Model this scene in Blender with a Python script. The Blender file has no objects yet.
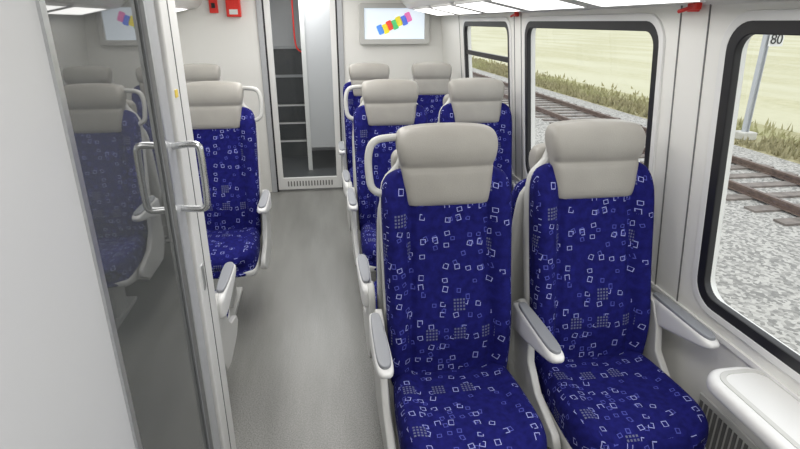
import bpy, bmesh, math, random
from mathutils import Matrix, Vector
random.seed(4)
scene=bpy.context.scene
scene.view_settings.view_transform='Standard'
scene.view_settings.look='None'
scene.view_settings.exposure=0.28
COL=scene.collection

# ------------------------------------------------------------ materials
def pmat(name,col,rough=.5,metal=0,noise=0,nscale=40,bump=0,bscale=200,emis=None,es=0,ior=None,coat=0):
    m=bpy.data.materials.new(name); m.use_nodes=True
    nt=m.node_tree; b=nt.nodes['Principled BSDF']
    b.inputs['Base Color'].default_value=(*col,1); b.inputs['Roughness'].default_value=rough
    b.inputs['Metallic'].default_value=metal
    if ior: b.inputs['IOR'].default_value=ior
    if coat: b.inputs['Coat Weight'].default_value=coat
    if emis: 
        b.inputs['Emission Color'].default_value=(*emis,1); b.inputs['Emission Strength'].default_value=es
    tc=nt.nodes.new('ShaderNodeTexCoord')
    if noise:
        n=nt.nodes.new('ShaderNodeTexNoise'); n.inputs['Scale'].default_value=nscale; n.inputs['Detail'].default_value=5
        nt.links.new(tc.outputs['Object'],n.inputs['Vector'])
        r=nt.nodes.new('ShaderNodeValToRGB')
        r.color_ramp.elements[0].position=.3; r.color_ramp.elements[1].position=.7
        r.color_ramp.elements[0].color=(*[c*(1-noise) for c in col],1)
        r.color_ramp.elements[1].color=(*[min(1,c*(1+noise)) for c in col],1)
        nt.links.new(n.outputs['Fac'],r.inputs['Fac']); nt.links.new(r.outputs['Color'],b.inputs['Base Color'])
    if bump:
        n=nt.nodes.new('ShaderNodeTexNoise'); n.inputs['Scale'].default_value=bscale
        nt.links.new(tc.outputs['Object'],n.inputs['Vector'])
        bp=nt.nodes.new('ShaderNodeBump'); bp.inputs['Strength'].default_value=bump; bp.inputs['Distance'].default_value=.002
        nt.links.new(n.outputs['Fac'],bp.inputs['Height']); nt.links.new(bp.outputs['Normal'],b.inputs['Normal'])
    return m

M_wall=pmat('wall_laminate',(.79,.785,.755),.38,noise=.015,nscale=3)
M_panel=pmat('panel_laminate',(.56,.565,.58),.35,noise=.015,nscale=3)
M_white=pmat('white_plastic',(.74,.74,.73),.35,noise=.02,nscale=5)
M_shell=pmat('seat_shell_plastic',(.56,.56,.54),.4,noise=.02,nscale=8)
M_pad=pmat('armrest_pad',(.25,.26,.28),.45,bump=.2,bscale=400)
M_leather=pmat('headrest_leather',(.355,.34,.31),.5,noise=.04,nscale=12,bump=.35,bscale=350)
M_gasket=pmat('rubber_gasket',(.012,.012,.014),.45,noise=.1)
M_alu=pmat('brushed_aluminium',(.55,.56,.57),.3,.8,noise=.05,nscale=60)
M_steel=pmat('steel_handle',(.62,.63,.64),.2,.9,noise=.03)
M_darkglass=pmat('tinted_glass',(.085,.09,.09),.02,ior=2.7,noise=.05,nscale=2)
M_red=pmat('red_plastic',(.75,.03,.02),.35,noise=.05)
M_seam=pmat('panel_seam',(.16,.16,.16),.6,noise=.05)
M_light=pmat('lamp_diffuser',(.95,.95,.95),.4,emis=(1,.99,.96),es=2.4,noise=.01)
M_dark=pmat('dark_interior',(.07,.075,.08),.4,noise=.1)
M_grey=pmat('grey_laminate',(.42,.43,.45),.35,noise=.03)
M_yellow=pmat('yellow_label',(.8,.6,.08),.5,noise=.05)

def floor_mat():
    m=bpy.data.materials.new('vinyl_floor'); m.use_nodes=True; nt=m.node_tree; b=nt.nodes['Principled BSDF']
    tc=nt.nodes.new('ShaderNodeTexCoord')
    n=nt.nodes.new('ShaderNodeTexNoise'); n.inputs['Scale'].default_value=190; n.inputs['Detail'].default_value=2
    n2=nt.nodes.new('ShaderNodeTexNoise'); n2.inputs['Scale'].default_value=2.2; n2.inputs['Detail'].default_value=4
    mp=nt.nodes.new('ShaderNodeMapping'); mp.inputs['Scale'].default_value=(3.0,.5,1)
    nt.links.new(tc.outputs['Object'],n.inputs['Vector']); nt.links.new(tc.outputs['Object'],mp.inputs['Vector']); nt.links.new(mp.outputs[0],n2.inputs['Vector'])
    r=nt.nodes.new('ShaderNodeValToRGB'); r.color_ramp.elements[0].color=(.13,.13,.122,1); r.color_ramp.elements[1].color=(.28,.28,.265,1)
    r.color_ramp.elements[0].position=.3;r.color_ramp.elements[1].position=.65
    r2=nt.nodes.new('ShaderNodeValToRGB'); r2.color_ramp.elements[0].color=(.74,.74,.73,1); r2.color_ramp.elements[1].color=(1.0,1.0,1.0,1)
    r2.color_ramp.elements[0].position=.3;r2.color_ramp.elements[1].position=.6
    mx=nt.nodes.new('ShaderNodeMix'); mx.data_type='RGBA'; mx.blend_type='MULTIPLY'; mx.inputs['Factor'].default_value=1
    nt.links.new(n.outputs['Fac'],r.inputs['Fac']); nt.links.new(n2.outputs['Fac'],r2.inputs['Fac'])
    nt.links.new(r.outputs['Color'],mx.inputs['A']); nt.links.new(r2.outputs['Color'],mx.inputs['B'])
    nt.links.new(mx.outputs['Result'],b.inputs['Base Color']); b.inputs['Roughness'].default_value=.33
    return m
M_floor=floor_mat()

def fabric():
    m=bpy.data.materials.new('blue_patterned_moquette'); m.use_nodes=True; nt=m.node_tree; b=nt.nodes['Principled BSDF']; L=nt.links
    def ma(op,a,bb=None,c=None):
        n=nt.nodes.new('ShaderNodeMath'); n.operation=op
        for i,v in enumerate((a,bb,c)):
            if v is None: continue
            if isinstance(v,(int,float)): n.inputs[i].default_value=v
            else: L.new(v,n.inputs[i])
        return n.outputs[0]
    uv=nt.nodes.new('ShaderNodeUVMap'); uv.uv_map='UVMap'
    def cells(scale,ox,oy,rot=0):
        mp=nt.nodes.new('ShaderNodeMapping'); mp.inputs['Scale'].default_value=(scale,scale,1); mp.inputs['Location'].default_value=(ox,oy,0); mp.inputs['Rotation'].default_value=(0,0,rot)
        L.new(uv.outputs[0],mp.inputs['Vector'])
        s=nt.nodes.new('ShaderNodeSeparateXYZ'); L.new(mp.outputs[0],s.inputs[0])
        cx=ma('FLOOR',s.outputs[0]); cy=ma('FLOOR',s.outputs[1])
        cb=nt.nodes.new('ShaderNodeCombineXYZ'); L.new(cx,cb.inputs[0]); L.new(cy,cb.inputs[1]); cb.inputs[2].default_value=ox*3.1
        wn=nt.nodes.new('ShaderNodeTexWhiteNoise'); wn.noise_dimensions='3D'; L.new(cb.outputs[0],wn.inputs['Vector'])
        sc=nt.nodes.new('ShaderNodeSeparateColor'); L.new(wn.outputs['Color'],sc.inputs[0])
        fx=ma('SUBTRACT',ma('SUBTRACT',s.outputs[0],cx),.5); fy=ma('SUBTRACT',ma('SUBTRACT',s.outputs[1],cy),.5)
        return fx,fy,sc.outputs[0],sc.outputs[1],sc.outputs[2],wn.outputs['Value']
    def outl(scale,ox,oy,prob,r,w,rot=0):
        fx,fy,a,bb,c,v=cells(scale,ox,oy,rot)
        fx=ma('ADD',fx,ma('MULTIPLY',ma('SUBTRACT',a,.5),.45)); fy=ma('ADD',fy,ma('MULTIPLY',ma('SUBTRACT',bb,.5),.45))
        # every motif turned by its own small angle
        th=ma('MULTIPLY',ma('SUBTRACT',c,.5),.6); cs=ma('COSINE',th); sn=ma('SINE',th)
        gx=ma('SUBTRACT',ma('MULTIPLY',fx,cs),ma('MULTIPLY',fy,sn)); gy=ma('ADD',ma('MULTIPLY',fx,sn),ma('MULTIPLY',fy,cs))
        fx,fy=gx,gy
        d=ma('MAXIMUM',ma('ABSOLUTE',fx),ma('MULTIPLY',ma('ABSOLUTE',fy),ma('ADD',ma('MULTIPLY',bb,.5),.75)))
        ring=ma('LESS_THAN',ma('ABSOLUTE',ma('SUBTRACT',d,r)),w)
        ang=ma('MULTIPLY',ma('FLOOR',ma('MULTIPLY',c,8)),math.pi/4)
        dot=ma('ADD',ma('MULTIPLY',fx,ma('COSINE',ang)),ma('MULTIPLY',fy,ma('SINE',ang)))
        side=ma('GREATER_THAN',dot,ma('SUBTRACT',ma('MULTIPLY',a,.26),.26))
        ex=ma('LESS_THAN',v,prob)
        return ma('MULTIPLY',ma('MULTIPLY',ring,side),ex)
    o1=outl(26,0.3,.7,.48,.20,.028,.06)
    o2=outl(34,5.3,2.2,.24,.20,.04,-.1)
    fx,fy,a,bb,c,v=cells(10.5,3.2,.4)
    inside=ma('LESS_THAN',ma('MAXIMUM',ma('ABSOLUTE',fx),ma('ABSOLUTE',fy)),.22)
    ex=ma('LESS_THAN',v,.26)
    blk=ma('MULTIPLY',inside,ex)
    gx=ma('SUBTRACT',ma('FRACT',ma('MULTIPLY',ma('ADD',fx,.22),9.09)),.5); gy=ma('SUBTRACT',ma('FRACT',ma('MULTIPLY',ma('ADD',fy,.22),9.09)),.5)
    dots=ma('MULTIPLY',blk,ma('LESS_THAN',ma('MAXIMUM',ma('ABSOLUTE',gx),ma('ABSOLUTE',gy)),.30))
    nblk=ma('SUBTRACT',1,blk)
    o1=ma('MULTIPLY',o1,nblk); o2=ma('MULTIPLY',o2,nblk)
    n=nt.nodes.new('ShaderNodeTexNoise'); n.inputs['Scale'].default_value=45; n.inputs['Detail'].default_value=6; L.new(uv.outputs[0],n.inputs['Vector'])
    r=nt.nodes.new('ShaderNodeValToRGB'); r.color_ramp.elements[0].position=.3; r.color_ramp.elements[1].position=.7
    r.color_ramp.elements[0].color=(.006,.006,.082,1); r.color_ramp.elements[1].color=(.012,.013,.15,1); L.new(n.outputs['Fac'],r.inputs['Fac'])
    cur=r.outputs['Color']
    for f,colr in ((dots,(.12,.13,.22)),(o2,(.08,.09,.38)),(o1,(.33,.36,.66))):
        mx=nt.nodes.new('ShaderNodeMix'); mx.data_type='RGBA'; L.new(f,mx.inputs['Factor']); L.new(cur,mx.inputs['A']); mx.inputs['B'].default_value=(*colr,1); cur=mx.outputs['Result']
    L.new(cur,b.inputs['Base Color']); b.inputs['Roughness'].default_value=.9
    b.inputs['Specular IOR Level'].default_value=.15
    return m
M_fab=fabric()

def window_glass():
    m=bpy.data.materials.new('window_glass'); m.use_nodes=True; nt=m.node_tree
    for n in list(nt.nodes):
        if n.type!='OUTPUT_MATERIAL': nt.nodes.remove(n)
    out=nt.nodes['Material Output']
    t=nt.nodes.new('ShaderNodeBsdfTransparent'); t.inputs[0].default_value=(.95,.97,.965,1)
    g=nt.nodes.new('ShaderNodeBsdfGlossy'); g.inputs['Roughness'].default_value=.02
    mx=nt.nodes.new('ShaderNodeMixShader'); mx.inputs[0].default_value=.04; nt.links.new(t.outputs[0],mx.inputs[1]); nt.links.new(g.outputs[0],mx.inputs[2])
    nt.links.new(mx.outputs[0],out.inputs['Surface']); return m
M_glass=window_glass()

# ------------------------------------------------------------ mesh helpers
def link(o,parent=None):
    COL.objects.link(o)
    if parent: o.parent=parent
    return o
def obj(name,me,mat=None,parent=None,smooth=False):
    if mat and not me.materials: me.materials.append(mat)
    if smooth:
        for p in me.polygons: p.use_smooth=True
    return link(bpy.data.objects.new(name,me),parent)
def empty(name,loc=(0,0,0),rz=0):
    e=bpy.data.objects.new(name,None); e.location=loc; e.rotation_euler=(0,0,rz); e.empty_display_size=.1
    return link(e)
def boxes(name,lst,mat,parent=None,bevel=0):
    bm=bmesh.new()
    for (x0,y0,z0,x1,y1,z1) in lst:
        r=bmesh.ops.create_cube(bm,size=1)
        for v in r['verts']:
            v.co=Vector(((x0+x1)/2+v.co.x*(x1-x0),(y0+y1)/2+v.co.y*(y1-y0),(z0+z1)/2+v.co.z*(z1-z0)))
    if bevel: bmesh.ops.bevel(bm,geom=bm.edges[:],offset=bevel,segments=3,affect='EDGES',profile=.5)
    me=bpy.data.meshes.new(name); bm.to_mesh(me); bm.free()
    return obj(name,me,mat,parent)
def rr(x0,y0,x1,y1,r,n=7):
    pts=[]
    for cx,cy,a0 in ((x1-r,y1-r,0),(x0+r,y1-r,90),(x0+r,y0+r,180),(x1-r,y0+r,270)):
        for i in range(n+1):
            a=math.radians(a0+90*i/n); pts.append((cx+r*math.cos(a),cy+r*math.sin(a)))
    return pts
def plate(name,outer,holes,th,mat,M=Matrix(),bevel=0,parent=None,z0=0):
    cu=bpy.data.curves.new(name,'CURVE'); cu.dimensions='2D'; cu.fill_mode='BOTH'; cu.extrude=max(0,th/2-bevel); cu.bevel_depth=bevel; cu.bevel_resolution=3
    for loop in [outer]+holes:
        s=cu.splines.new('POLY'); s.points.add(len(loop)-1); s.use_cyclic_u=True
        for p,q in zip(s.points,loop): p.co=(q[0],q[1],0,1)
    o=bpy.data.objects.new('tmp',cu); COL.objects.link(o)
    dg=bpy.context.evaluated_depsgraph_get(); me=bpy.data.meshes.new_from_object(o.evaluated_get(dg))
    bpy.data.objects.remove(o); bpy.data.curves.remove(cu)
    me.transform(M@Matrix.Translation((0,0,z0)))
    bm=bmesh.new(); bm.from_mesh(me); bmesh.ops.remove_doubles(bm,verts=bm.verts[:],dist=1e-5); bmesh.ops.recalc_face_normals(bm,faces=bm.faces[:]); bm.to_mesh(me); bm.free()
    me.materials.clear(); me.name=name
    return obj(name,me,mat,parent)
def tube(name,pts,r,mat,parent=None,smooth_n=3,flat=1):
    cu=bpy.data.curves.new(name,'CURVE'); cu.dimensions='3D'; cu.bevel_depth=r; cu.bevel_resolution=4; cu.use_fill_caps=True
    s=cu.splines.new('NURBS'); s.points.add(len(pts)-1); s.use_endpoint_u=True; s.order_u=smooth_n; s.resolution_u=8
    for p,q in zip(s.points,pts): p.co=(*q,1)
    o=bpy.data.objects.new('tmp',cu); COL.objects.link(o)
    dg=bpy.context.evaluated_depsgraph_get(); me=bpy.data.meshes.new_from_object(o.evaluated_get(dg))
    bpy.data.objects.remove(o); bpy.data.curves.remove(cu); me.materials.clear()
    return obj(name,me,mat,parent,True)
def boxuv(me):
    uvl=me.uv_layers.new(name='UVMap')
    for p in me.polygons:
        n=p.normal; ax=max(range(3),key=lambda i:abs(n[i])*(1.6 if i==1 else 1))
        for li in p.loop_indices:
            c=me.vertices[me.loops[li].vertex_index].co
            uvl.data[li].uv=(c.x,c.z) if ax==1 else ((c.y+.7,c.z) if ax==0 else (c.x,c.y+.3))
def rloop(w,t0,t1,r,nf=24,nc=4,nb=8):
    """closed loop; a across, b depth: front at t0, back at t1"""
    r=min(r,w*.95,(t1-t0)*.49); pts=[]
    for i in range(nf+1): pts.append((-w+r+(2*w-2*r)*i/nf,t0))
    for i in range(1,nc): a=math.pi/2*i/nc; pts.append((w-r+r*math.sin(a),t0+r-r*math.cos(a)))
    for i in range(3): pts.append((w,t0+r+(t1-t0-2*r)*i/2))
    for i in range(1,nc): a=math.pi/2*i/nc; pts.append((w-r+r*math.cos(a),t1-r+r*math.sin(a)))
    for i in range(nb+1): pts.append((w-r-(2*w-2*r)*i/nb,t1))
    for i in range(1,nc): a=math.pi/2*i/nc; pts.append((-w+r-r*math.sin(a),t1-r+r*math.cos(a)))
    for i in range(3): pts.append((-w,t1-r-(t1-t0-2*r)*i/2))
    for i in range(1,nc): a=math.pi/2*i/nc; pts.append((-w+r-r*math.cos(a),t0+r-r*math.sin(a)))
    return pts
def loft(name,sections,uv=False):
    bm=bmesh.new(); rings=[[bm.verts.new(p) for p in s] for s in sections]
    n=len(rings[0])
    for a,b in zip(rings,rings[1:]):
        for i in range(n): bm.faces.new((a[i],a[(i+1)%n],b[(i+1)%n],b[i]))
    for rg,fl in ((rings[0],1),(rings[-1],0)):
        c=sum((v.co for v in rg),Vector())/n; cv=bm.verts.new(c)
        for i in range(n): bm.faces.new((rg[i],rg[(i+1)%n],cv) if not fl else (rg[(i+1)%n],rg[i],cv))
    bmesh.ops.recalc_face_normals(bm,faces=bm.faces[:])
    me=bpy.data.meshes.new(name); bm.to_mesh(me); bm.free()
    if uv: boxuv(me)
    for p in me.polygons: p.use_smooth=True
    return me
def ss(x): x=max(0,min(1,x)); return x*x*(3-2*x)
def interp(tab,z,k):
    for a,b in zip(tab,tab[1:]):
        if a[0]<=z<=b[0]:
            f=(z-a[0])/(b[0]-a[0]+1e-9); return a[k]+(b[k]-a[k])*f
    return tab[-1][k]

# ------------------------------------------------------------ seat parts (local: faces -Y)
def rec(z,R=.17): return R*(z-.45)/.8
def mk_back():
    tab=[(.37,.185,.03),(.40,.203,.05),(.55,.208,.075),(.75,.212,.08),(.95,.215,.078),(1.03,.215,.072),(1.065,.210,.066),(1.09,.196,.056),(1.105,.165,.04),(1.11,.12,.02)]
    zs=[.37,.385,.40,.45,.5,.55,.6,.65,.7,.75,.8,.85,.9,.95,1.0,1.03,1.05,1.065,1.08,1.09,1.1,1.105,1.11]
    secs=[]
    for z in zs:
        w=interp(tab,z,1); t=interp(tab,z,2); y0=rec(z); s=[]
        vis=ss((z-.38)/.1)*(1-ss((z-1.0)/.1))
        for x,b in rloop(w,(.08-t)/2,(.08-t)/2+t,.028,32):
            a=abs(x)/w
            if b<.04:
                ins=.66-.10*(z-.45)/.6
                b-=(.028*ss((a-ins)/.22)*(1-.5*ss((a-.88)/.12)))*vis
                b+=.018*math.exp(-((a-ins)/.035)**2)*vis
                b-=.014*math.exp(-((z-.60)/.10)**2)*vis
            s.append((x,y0+b,z))
        secs.append(s)
    return loft('backrest',secs,True)
def mk_rear():
    secs=[]
    for z,w,t in ((.34,.19,.02),(.36,.205,.05),(.6,.214,.055),(.9,.217,.055),(1.03,.216,.05),(1.08,.20,.045),(1.11,.15,.035),(1.18,.14,.03),(1.21,.12,.02)):
        secs.append([(x,rec(z)+.065+b,z) for x,b in rloop(w,0,t,.02)])
    return loft('rear_shell',secs)
def mk_head():
    T=[(.997,.125,-.004,.02),(1.005,.136,.006,.03),(1.017,.140,.014,.04),(1.05,.142,.020,.05),(1.09,.146,.024,.055),(1.112,.149,.025,.06),(1.120,.150,.015,.06),(1.128,.151,.024,.065),(1.143,.155,.034,.07),(1.17,.160,.042,.075),(1.20,.161,.041,.075),(1.222,.159,.035,.072),(1.237,.153,.026,.065),(1.245,.140,.012,.055),(1.248,.11,0,.04)]
    secs=[]
    for z,w,f,bk in T:
        s=[]
        for x,b in rloop(w,-f,bk,.022):
            a=abs(x)/w; 
            if b<0: b+=.010*a*a
            s.append((x,rec(z)+b,z-(.008*a**3 if z>1.2 else 0)))
        secs.append(s)
    return loft('headrest',secs)
def mk_cush():
    T=[(.05,.18,.36,.43),(.03,.195,.345,.445),(-.05,.205,.34,.452),(-.15,.210,.34,.456),(-.25,.212,.34,.460),(-.32,.211,.34,.460),(-.36,.206,.335,.452),(-.385,.199,.33,.437),(-.40,.186,.335,.415),(-.405,.165,.35,.39)]
    secs=[]
    for y,w,z0,z1 in T:
        s=[]
        for x,b in rloop(w,-z1,-z0,.032):
            a=abs(x)/w
            z=-b
            yy=y+ (.035*max(0,a-.6)**2/.16 if y<-.3 else 0)
            if z>z1-.02: z+=.012*ss((a-.55)/.25)-.006*math.exp(-((a-.6)/.04)**2)-(.010*ss((a-.85)/.15))
            s.append((x,yy,z))
        secs.append(s)
    return loft('seat_cushion',secs,True)
def mk_pan():
    secs=[]
    for y,w,z0,z1 in ((.14,.19,.33,.40),(.10,.2,.30,.40),(-.1,.212,.285,.37),(-.28,.213,.30,.365),(-.36,.205,.315,.36),(-.385,.185,.33,.35)):
        secs.append([(x,y,-b) for x,b in rloop(w,-z1,-z0,.02)])
    return loft('seat_pan',secs)
def mk_arm():
    secs=[]
    for y,w,z0,z1 in ((.12,.012,.55,.62),(.10,.02,.535,.64),(.0,.024,.555,.648),(-.1,.026,.58,.650),(-.18,.027,.60,.650),(-.225,.025,.61,.647),(-.243,.018,.62,.641),(-.248,.008,.628,.635)):
        secs.append([(x,y,-b) for x,b in rloop(w,-z1,-z0,.014,6,4,4)])
    return loft('armrest',secs)
def mk_armpad():
    secs=[]
    for y,w in ((.07,.008),(.065,.015),(.0,.019),(-.15,.022),(-.205,.020),(-.225,.015),(-.232,.006)):
        z=.655 if y<.066 else .652
        secs.append([(x,y,-b) for x,b in rloop(w,-z,-.64,.004,6,3,4)])
    return loft('armrest_pad',secs)
ME=dict(back=mk_back(),rear=mk_rear(),head=mk_head(),cush=mk_cush(),pan=mk_pan(),arm=mk_arm(),pad=mk_armpad())
for k,mt in dict(back=M_fab,rear=M_shell,head=M_leather,cush=M_fab,pan=M_shell,arm=M_white,pad=M_pad).items(): ME[k].materials.append(mt)
def mk_side():
    M=Matrix(((0,0,1,0),(1,0,0,0),(0,1,0,0),(0,0,0,1)))
    o=plate('side_frame',[(.15,.36),(.15,.60),(.10,.64),(.04,.63),(.0,.56),(-.02,.47),(-.10,.40),(-.25,.36),(-.27,.33),(-.2,.29),(0,.27),(.1,.29)],[],.026,M_shell,M,bevel=.006)
    me=o.data; bpy.data.objects.remove(o); return me
ME['side']=mk_side()
def mk_ped():
    o=boxes('pedestal',[(-.03,-.14,.02,.03,.02,.32),(-.05,-.30,0,.05,.12,.025),(-.19,-.16,.27,.19,.04,.31)],M_shell,bevel=.008)
    me=o.data; bpy.data.objects.remove(o); return me
ME['ped']=mk_ped()
def mk_handle():
    s=bpy.data.objects
    o=tube('grab_handle',[(-.12,rec(1.2)+.05,1.205),(-.17,rec(1.2)+.04,1.208),(-.235,rec(1.19)+.035,1.202),(-.252,rec(1.15)+.035,1.16),(-.252,rec(1.1)+.035,1.10),(-.245,rec(1.05)+.035,1.045),(-.20,rec(1.02)+.04,1.03),(-.17,rec(1.02)+.045,1.03)],.012,M_shell)
    me=o.data; bpy.data.objects.remove(o); return me
ME['handle']=mk_handle()
def seat(x,y,rz=0,aisle=-1,wall_arm=False,handle=True,ty=1.0,zs=1.0,arm=True):
    e=empty('train_seat',(x,y,0),rz)
    def add(n,k,sub=1,sx=1,lx=0):
        o=bpy.data.objects.new(n,ME[k]); link(o,e); o.location=(lx,0,0); o.scale=(sx,1,1)
        if sub:
            md=o.modifiers.new('s','SUBSURF'); md.levels=sub; md.render_levels=sub
        return o
    add('backrest','back'); add('rear_shell','rear'); add('headrest','head'); add('seat_cushion','cush'); add('seat_pan','pan'); add('pedestal','ped',0)
    if arm:
        add('armrest_aisle','arm',1,1,.250*aisle); add('armrest_pad_aisle','pad',1,1,.250*aisle); add('side_frame','side',0,1,.235*aisle)
    if wall_arm:
        add('armrest_wall','arm',1,1,-.247*aisle); add('armrest_pad_wall','pad',1,1,-.247*aisle); add('side_frame_wall','side',0,1,-.232*aisle)
    if handle: add('grab_handle','handle',0,-aisle)
    e.scale=(1,ty,zs)
    return e
# right side, facing the camera
for yy in (1.47,2.90,4.20):
    seat(.39,yy,handle=yy<4); seat(.895,yy,wall_arm=True,handle=False)
# right side, facing away (back to back)
for yy in (1.93,3.36):
    seat(.39,yy,math.pi,aisle=1,ty=.85,zs=.925,handle=False); seat(.895,yy,math.pi,aisle=1,ty=.85,zs=.925,wall_arm=False,handle=False)
# left side
seat(-.585,2.93,aisle=1); seat(-1.08,2.93,aisle=1,wall_arm=True,handle=False)
seat(-.665,1.93,math.pi,aisle=-1,ty=.85,zs=.925,handle=False)
seat(-.93,4.30,aisle=1,handle=False)

# ------------------------------------------------------------ shell
Y0,YF=-1.2,5.1
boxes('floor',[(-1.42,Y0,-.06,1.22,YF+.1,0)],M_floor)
boxes('wall_lower_right',[(1.205,Y0,0,1.25,YF,.63)],M_wall)
boxes('wall_lower_left',[(-1.45,1.74,0,-1.405,YF,.63)],M_wall)
ey=Vector((-.09,0,.98)).normalized(); ex=Vector((0,1,0)); ez=ex.cross(ey)
MR=Matrix(((ex.x,ey.x,ez.x,1.205),(ex.y,ey.y,ez.y,0),(ex.z,ey.z,ez.z,.62),(0,0,0,1)))
MIR=Matrix.Translation((-.2,0,0))@Matrix.Diagonal((-1,1,1,1))
ML=MIR@MR
T=.984
wins=[(.10,1.40),(1.73,2.95),(3.22,4.27)]
def sidewall(side,M,y0,wl,hop):
    plate('wall_'+side,[(y0,0),(YF,0),(YF,T),(y0,T)],[rr(a,.085,b,.93,.075) for a,b in wl],.05,M_wall,M,z0=.025)
    for i,(a,b) in enumerate(wl):
        e=empty('window_%d'%(i+1) if side=='right' else 'window_%d'%(i+4))
        plate('gasket',rr(a-.012,.073,b+.012,.942,.085),[rr(a+.022,.107,b-.022,.908,.058)],.024,M_gasket,M,z0=.004,parent=e,bevel=.004)
        plate('surround',rr(a-.030,.055,b+.030,.960,.10),[rr(a-.010,.075,b+.010,.940,.084)],.012,M_white,M,z0=-.003,parent=e,bevel=.003)
        plate('pane',rr(a+.02,.105,b-.02,.91,.05),[],.0,M_glass,M,z0=.02,parent=e)
        if i==hop:
            plate('hopper_rail',rr(a+.01,.70,b-.01,.73,.004),[],.02,M_gasket,M,z0=.008,parent=e)
sidewall('right',MR,Y0,wins,2)
sidewall('left',ML,1.74,wins[1:],1)
# pillar seams
def strip(name,M,y,w=.004,t0=.0,t1=T,mat=M_seam):
    plate(name,[(y-w/2,t0),(y+w/2,t0),(y+w/2,t1),(y-w/2,t1)],[],.004,mat,M,z0=-.001)
for i,y in enumerate((1.50,1.63,3.03,3.14,4.42)): strip('trim_%d'%(i+1),MR,y)
boxes('trim_6',[(1.195,Y0,.615,1.21,YF,.632)],M_white)
boxes('baseboard_right',[(1.185,Y0,0,1.207,YF,.10)],M_grey,bevel=.004)
# ceiling + cove
prof=[(1.117,1.595),(1.10,1.602),(1.06,1.609),(.80,1.664),(.76,1.70),(.70,1.80),(.64,1.90),(.5,1.95),(-.1,1.97)]
prof=prof+[(-.2-x,z) for x,z in prof[-2::-1]]
bm=bmesh.new()
ys=[Y0,YF]
rg=[[bm.verts.new((x,y,z)) for x,z in prof]+[bm.verts.new((x,y,z+.05)) for x,z in prof[::-1]] for y in ys]
n=len(rg[0])
for i in range(n): bm.faces.new((rg[0][i],rg[0][(i+1)%n],rg[1][(i+1)%n],rg[1][i]))
bmesh.ops.recalc_face_normals(bm,faces=bm.faces[:])
me=bpy.data.meshes.new('ceiling'); bm.to_mesh(me); bm.free(); obj('ceiling',me,M_wall)
MC=Matrix.Translation((.93,0,1.636))@Matrix.Rotation(math.radians(11.9),4,'Y')
for a,b in ((-.6,-.05),(.08,.63),(.76,1.29),(1.41,1.95),(2.08,2.65),(2.78,3.35),(3.48,4.05),(4.18,4.8)):
    for mm in (MC,MIR@MC):
        if mm is not MC and a<1.7: continue
        e=empty('ceiling_lamp')
        plate('diffuser',rr(-.11,a,.095,b,.012),[],.014,M_light,mm,z0=-.008,parent=e)
        plate('lamp_frame',rr(-.12,a-.01,.105,b+.01,.018),[rr(-.109,a+.001,.094,b-.001,.012)],.018,M_white,mm,z0=-.006,parent=e,bevel=.002)
boxes('wall_back',[(-.46,Y0-.05,0,1.22,Y0,1.97)],M_wall)
# left entrance partition
boxes('wall_entrance_left',[(-.46,Y0,0,-.385,.865,1.965)],M_panel)
boxes('trim_7',[(-.455,.865,0,-.380,.883,1.965)],M_alu)
boxes('wall_partition_left',[(-1.42,1.68,0,-.45,1.72,1.93)],M_wall)
e=empty('door_1')
boxes('glass_leaf',[(-.425,.888,.02,-.402,1.385,1.93)],M_darkglass,e)
boxes('stile',[(-.432,1.385,.0,-.392,1.485,1.95)],M_grey,e,bevel=.006)
boxes('stile_edge',[(-.396,1.381,.0,-.388,1.392,1.95)],M_alu,e)
boxes('rubber_edge',[(-.43,1.485,.0,-.398,1.500,1.95)],M_gasket,e)
boxes('bottom_rail',[(-.43,.888,.0,-.40,1.385,.06)],M_alu,e)
tube('door_handle',[(-.392,1.45,1.245),(-.36,1.45,1.25),(-.325,1.45,1.25),(-.322,1.45,1.22),(-.322,1.45,1.10),(-.325,1.45,1.07),(-.36,1.45,1.07),(-.392,1.45,1.075)],.0095,M_steel,e)
e=empty('door_frame')
boxes('jamb',[(-.445,1.503,0,-.385,1.67,1.955)],M_white,e,bevel=.006)
boxes('jamb_seam',[(-.386,1.575,0,-.3835,1.58,1.95)],M_seam,e)
boxes('latch_plate',[(-.386,1.53,.78,-.382,1.555,.86)],M_alu,e)
boxes('label',[(-.386,1.525,1.36,-.3825,1.55,1.38)],M_yellow,e)

# far wall with door opening
DX0,DX1=-.50,.215
boxes('wall_far',[(-1.42,YF,0,DX0,YF+.06,2.0),(DX1,YF,0,1.22,YF+.06,2.0),(DX0,YF,1.92,DX1,YF+.06,2.0)],M_wall)
e=empty('door_2')
boxes('outer_frame',[(DX0-.012,YF-.02,0,DX0+.035,YF+.05,1.93),(DX1-.035,YF-.02,0,DX1+.012,YF+.05,1.93)],M_grey,e,bevel=.004)
boxes('gaskets',[(DX0+.035,YF-.005,0.0,DX0+.05,YF+.04,1.93),(DX1-.05,YF-.005,0.0,DX1-.035,YF+.04,1.93)],M_gasket,e)
boxes('leaf_frame',[(DX0+.05,YF,.02,DX0+.10,YF+.035,1.93),(DX1-.10,YF,.02,DX1-.05,YF+.035,1.93),(DX0+.10,YF,.02,DX1-.10,YF+.035,.13)],M_white,e)
plate('pane',[(DX0+.10,.13),(DX1-.10,.13),(DX1-.10,1.93),(DX0+.10,1.93)],[],0,M_glass,Matrix.Translation((0,YF+.016,0))@Matrix.Rotation(math.radians(90),4,'X'),parent=e)
boxes('vent_slots',[(DX0+.14+i*.028,YF-.003,.05,DX0+.152+i*.028,YF+.002,.10) for i in range(16)],M_seam,e)
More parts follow.
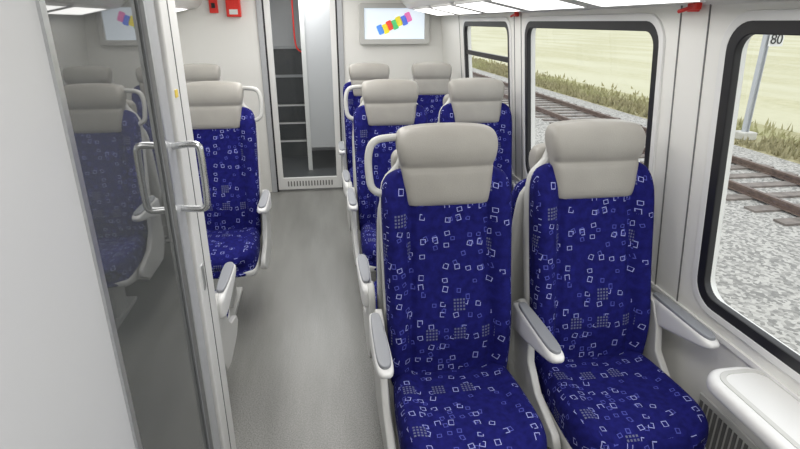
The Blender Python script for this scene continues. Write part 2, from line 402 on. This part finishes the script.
# vestibule beyond
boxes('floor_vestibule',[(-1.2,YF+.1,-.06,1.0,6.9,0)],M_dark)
boxes('ceiling_vestibule',[(-1.2,YF+.06,2.0,1.0,6.9,2.05)],M_wall)
boxes('wall_vestibule',[(-1.2,6.85,0,1.0,6.9,2.0),(-1.25,YF+.06,0,-1.2,6.9,2.0),(1.0,YF+.06,0,1.05,6.9,2.0)],M_panel)
boxes('wall_vestibule_right',[(-.14,5.9,0.25,.9,5.96,2.0)],M_panel)
boxes('trim_8',[(-.175,5.88,0,-.13,5.98,2.0)],M_white)
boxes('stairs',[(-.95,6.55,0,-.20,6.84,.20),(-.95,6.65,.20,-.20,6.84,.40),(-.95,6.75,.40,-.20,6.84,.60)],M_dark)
boxes('trim_9',[(-.95,6.54,.185,-.20,6.555,.205),(-.95,6.64,.385,-.20,6.655,.405),(-.95,6.74,.585,-.20,6.755,.605)],M_white)
e=empty('door_3')
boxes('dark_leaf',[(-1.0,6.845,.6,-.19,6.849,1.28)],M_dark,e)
boxes('leaf_bars',[(-1.0,6.81,z,-.19,6.844,z+.03) for z in (.92,1.25)]+[(-.60,6.81,.61,-.57,6.844,1.28)],M_grey,e)
tube('grab_pole',[(-.25,6.2,1.99),(-.25,6.2,1.7),(-.25,6.2,1.32),(-.21,6.2,1.25),(-.165,6.0,1.25)],.009,M_red)

# info screen
def screen(x0,x1,z0,z1,y):
    e=empty('information_display')
    M=Matrix.Translation((0,y,0))@Matrix.Rotation(math.radians(90),4,'X')
    plate('bezel',rr(x0,z0,x1,z1,.02),[rr(x0+.035,z0+.035,x1-.035,z1-.03,.008)],.05,M_shell,M,z0=.025,bevel=.006,parent=e)
    ms=pmat('display_white',(.6,.65,.7),.2,emis=(.80,.90,1),es=.5,noise=.01)
    plate('panel',rr(x0+.03,z0+.03,x1-.03,z1-.025,.005),[],.02,ms,M,z0=.02,parent=e)
    cx=(x0+x1)/2; cz=(z0+z1)/2
    cols=[(.1,.3,.9),(.9,.75,.05),(.85,.08,.05),(.1,.6,.2),(.9,.75,.05),(.1,.2,.8),(.85,.2,.5)]
    for i,c in enumerate(cols):
        mt=pmat('display_colour_%d'%i,c,.3,emis=c,es=.3,noise=.02)
        t=(i-3)*.042
        MM=M@Matrix.Translation((cx+t,cz+t*.42,.032))@Matrix.Rotation(.4,4,'Z')
        plate('graphic_%d'%i,rr(-.026,-.035-.012*(i%2),.026,.035+.012*((i+1)%2),.012),[],.003,mt,MM,parent=e)
screen(.375,1.0,1.365,1.70,YF-.005)
# red emergency items on the far wall
e=empty('emergency_brake_box')
boxes('housing',[(-.76,YF-.05,1.59,-.64,YF,1.80)],M_red,e,bevel=.006)
boxes('label',[(-.735,YF-.054,1.61,-.665,YF-.049,1.65)],M_white,e)
e=empty('fire_alarm')
boxes('housing',[(-.90,YF-.03,1.62,-.83,YF,1.74)],M_red,e,bevel=.005)
boxes('button',[(-.88,YF-.036,1.66,-.85,YF-.029,1.70)],M_gasket,e)
def hammer(y):
    e=empty('emergency_hammer')
    boxes('bracket',[(1.10,y-.02,1.578,1.118,y+.02,1.603)],M_red,e,bevel=.004)
    tube('grip',[(1.094,y-.035,1.592),(1.094,y,1.588),(1.094,y+.045,1.580)],.006,M_red,e)
    boxes('head',[(1.083,y-.045,1.583,1.103,y-.03,1.605)],M_red,e,bevel=.003)
hammer(1.565); hammer(3.085)

# wall table and heater grille
e=empty('wall_table')
MT=Matrix.Translation((0,0,.60))
plate('table_top',rr(1.045,.40,1.204,1.13,.055),[],.045,M_white,MT,bevel=.018,parent=e)
plate('table_rim',rr(1.055,.41,1.20,1.12,.05),[rr(1.066,.421,1.196,1.109,.042)],.006,M_shell,MT,z0=.0225,bevel=.002,parent=e)
boxes('bracket',[(1.15,.5,.50,1.204,.56,.585),(1.15,.98,.50,1.204,1.04,.585)],M_shell,e,bevel=.004)
e=empty('heater_grille')
boxes('frame',[(1.196,.75,.20,1.204,1.30,.40)],M_shell,e,bevel=.003)
boxes('slots',[(1.193,.77+i*.022,.22,1.1965,.782+i*.022,.38) for i in range(24)],M_seam,e)

# ------------------------------------------------------------ outside
def ground_mat(name,c0,c1,sc,vor=False,c2=None,sc2=.12):
    m=bpy.data.materials.new(name); m.use_nodes=True; nt=m.node_tree; b=nt.nodes['Principled BSDF']; b.inputs['Roughness'].default_value=.95
    tc=nt.nodes.new('ShaderNodeTexCoord')
    if vor: n=nt.nodes.new('ShaderNodeTexVoronoi'); o=n.outputs['Color']
    else: n=nt.nodes.new('ShaderNodeTexNoise'); n.inputs['Detail'].default_value=8; n.inputs['Roughness'].default_value=.75; o=n.outputs['Fac']
    n.inputs['Scale'].default_value=sc; nt.links.new(tc.outputs['Object'],n.inputs['Vector'])
    r=nt.nodes.new('ShaderNodeValToRGB'); r.color_ramp.elements[0].color=(*c0,1); r.color_ramp.elements[1].color=(*c1,1)
    r.color_ramp.elements[0].position=.25; r.color_ramp.elements[1].position=.75
    nt.links.new(o,r.inputs['Fac']); out=r.outputs['Color']
    if c2:
        mp=nt.nodes.new('ShaderNodeMapping'); mp.inputs['Scale'].default_value=(1,.25,1); nt.links.new(tc.outputs['Object'],mp.inputs['Vector'])
        n2=nt.nodes.new('ShaderNodeTexNoise'); n2.inputs['Scale'].default_value=sc2; n2.inputs['Detail'].default_value=6; nt.links.new(mp.outputs[0],n2.inputs['Vector'])
        r2=nt.nodes.new('ShaderNodeValToRGB'); r2.color_ramp.elements[0].position=.42; r2.color_ramp.elements[1].position=.62; nt.links.new(n2.outputs['Fac'],r2.inputs['Fac'])
        mx=nt.nodes.new('ShaderNodeMix'); mx.data_type='RGBA'; nt.links.new(r2.outputs['Color'],mx.inputs['Factor']); nt.links.new(out,mx.inputs['A']); mx.inputs['B'].default_value=(*c2,1); out=mx.outputs['Result']
    nt.links.new(out,b.inputs['Base Color']); return m
M_ball=ground_mat('ballast',(.21,.205,.19),(.47,.455,.42),24,True)
M_grass=ground_mat('dry_grass',(.33,.32,.18),(.54,.51,.34),2.2,c2=(.50,.485,.34),sc2=.25)
M_verge=ground_mat('verge',(.17,.16,.08),(.46,.41,.24),5,c2=(.36,.35,.18),sc2=.8)
M_rail=pmat('rusty_rail',(.13,.09,.07),.6,noise=.3,nscale=10)
M_sleeper=pmat('sleeper_wood',(.19,.165,.145),.8,noise=.3,nscale=6)
GZ=-1.36
boxes('ground_field',[(-80,-60,GZ-.9,400,500,GZ-.31)],M_grass)
boxes('ground_field_far',[(13.2,-60,GZ-.3,400,500,GZ-.01)],M_grass)
boxes('ballast_bed',[(-8,-40,GZ-.3,10.3,260,GZ)],M_ball)
boxes('ground_verge',[(10.3,-40,GZ-.3,13.2,260,GZ+.0)],M_verge)
# tufts of dry grass along the edge of the ballast
bm=bmesh.new()
for i in range(9000):
    x=10.35+abs(random.gauss(0,1.1)); y=random.uniform(3,60)
    if abs(x-11.05)<.45 and abs(y-12.6)<.5: continue
    h=random.uniform(.08,.28); a=random.uniform(0,math.pi); w=.03+.0015*y
    dx,dy=math.cos(a)*w,math.sin(a)*w; lx,ly=random.uniform(-.1,.1),random.uniform(-.1,.1)
    vs=[bm.verts.new((x-dx,y-dy,GZ)),bm.verts.new((x+dx,y+dy,GZ)),bm.verts.new((x+lx,y+ly,GZ+h))]
    bm.faces.new(vs)
me=bpy.data.meshes.new('grass_tufts'); bm.to_mesh(me); bm.free(); obj('grass_tufts',me,M_verge)
bl=[]
for X in (7.45,8.90):
    bl+= [(X-.035,-30,GZ+.12,X+.035,250,GZ+.16),(X-.01,-30,GZ+.05,X+.01,250,GZ+.13),(X-.07,-30,GZ+.035,X+.07,250,GZ+.055)]
e=empty('railway_track')
boxes('rails',bl,M_rail,e)
boxes('sleepers',[(6.9,-20+i*.62,GZ+.001,9.45,-19.76+i*.62,GZ+.035) for i in range(260)],M_sleeper,e)
M_mast=pmat('galvanised_mast',(.45,.47,.49),.5,noise=.05)
e=empty('catenary_mast')
DX=.36
boxes('post',[(10.64+DX,12.55,GZ+.15,10.66+DX,12.67,6),(10.75+DX,12.55,GZ+.15,10.77+DX,12.67,6),(10.655+DX,12.60,GZ+.15,10.755+DX,12.62,6)],M_mast,e)
boxes('footing',[(10.50+DX,12.4,GZ+.001,10.91+DX,12.8,GZ+.2)],pmat('concrete',(.55,.54,.5),.8,noise=.1,nscale=8),e,bevel=.02)
boxes('number_plate',[(10.72+DX,12.53,.98,11.12+DX,12.545,1.30)],M_white,e)
tx=bpy.data.curves.new('number','FONT'); tx.body='80'; tx.size=.34; tx.align_x='CENTER'; tx.align_y='CENTER'; tx.extrude=.004
o=bpy.data.objects.new('t',tx); COL.objects.link(o); dg=bpy.context.evaluated_depsgraph_get(); me=bpy.data.meshes.new_from_object(o.evaluated_get(dg)); bpy.data.objects.remove(o)
me.materials.clear(); me.transform(Matrix.Translation((10.92+DX,12.52,1.14))@Matrix.Rotation(math.radians(90),4,'X')); obj('number',me,M_gasket,e)

# ------------------------------------------------------------ light
w=bpy.data.worlds.new('World'); scene.world=w; w.use_nodes=True
nt=w.node_tree; bg=nt.nodes['Background']; bg.inputs[0].default_value=(.95,.97,1,1); bg.inputs[1].default_value=1.5
def area(name,loc,rot,sx,sy,p,col=(1,1,1)):
    l=bpy.data.lights.new(name,'AREA'); l.shape='RECTANGLE'; l.size=sx; l.size_y=sy; l.energy=p; l.color=col
    o=bpy.data.objects.new(name,l); o.location=loc; o.rotation_euler=rot; link(o); return o
area('saloon_fill_light',(-.1,3.2,1.93),(0,0,0),.5,3.4,29,(1,.98,.95))  # added fill under the unseen ceiling, brightens the saloon; not a fitted lamp
area('entrance_fill_light',(.35,.1,1.93),(0,0,0),.6,1.6,16,(1,.98,.95))  # added out-of-view fill to lift the entrance end, no lamp fitted here
area('vestibule_light',(-.2,5.6,1.98),(0,0,0),.6,.5,10)

# ------------------------------------------------------------ camera
cam=bpy.data.cameras.new('camera'); cam.sensor_width=36; cam.lens=24; cam.clip_start=.02; cam.clip_end=1000
co=bpy.data.objects.new('camera',cam); COL.objects.link(co); co.location=(0,0,1.55)
co.rotation_euler=(math.radians(90-20.8),0,math.radians(-8.28))
scene.camera=co
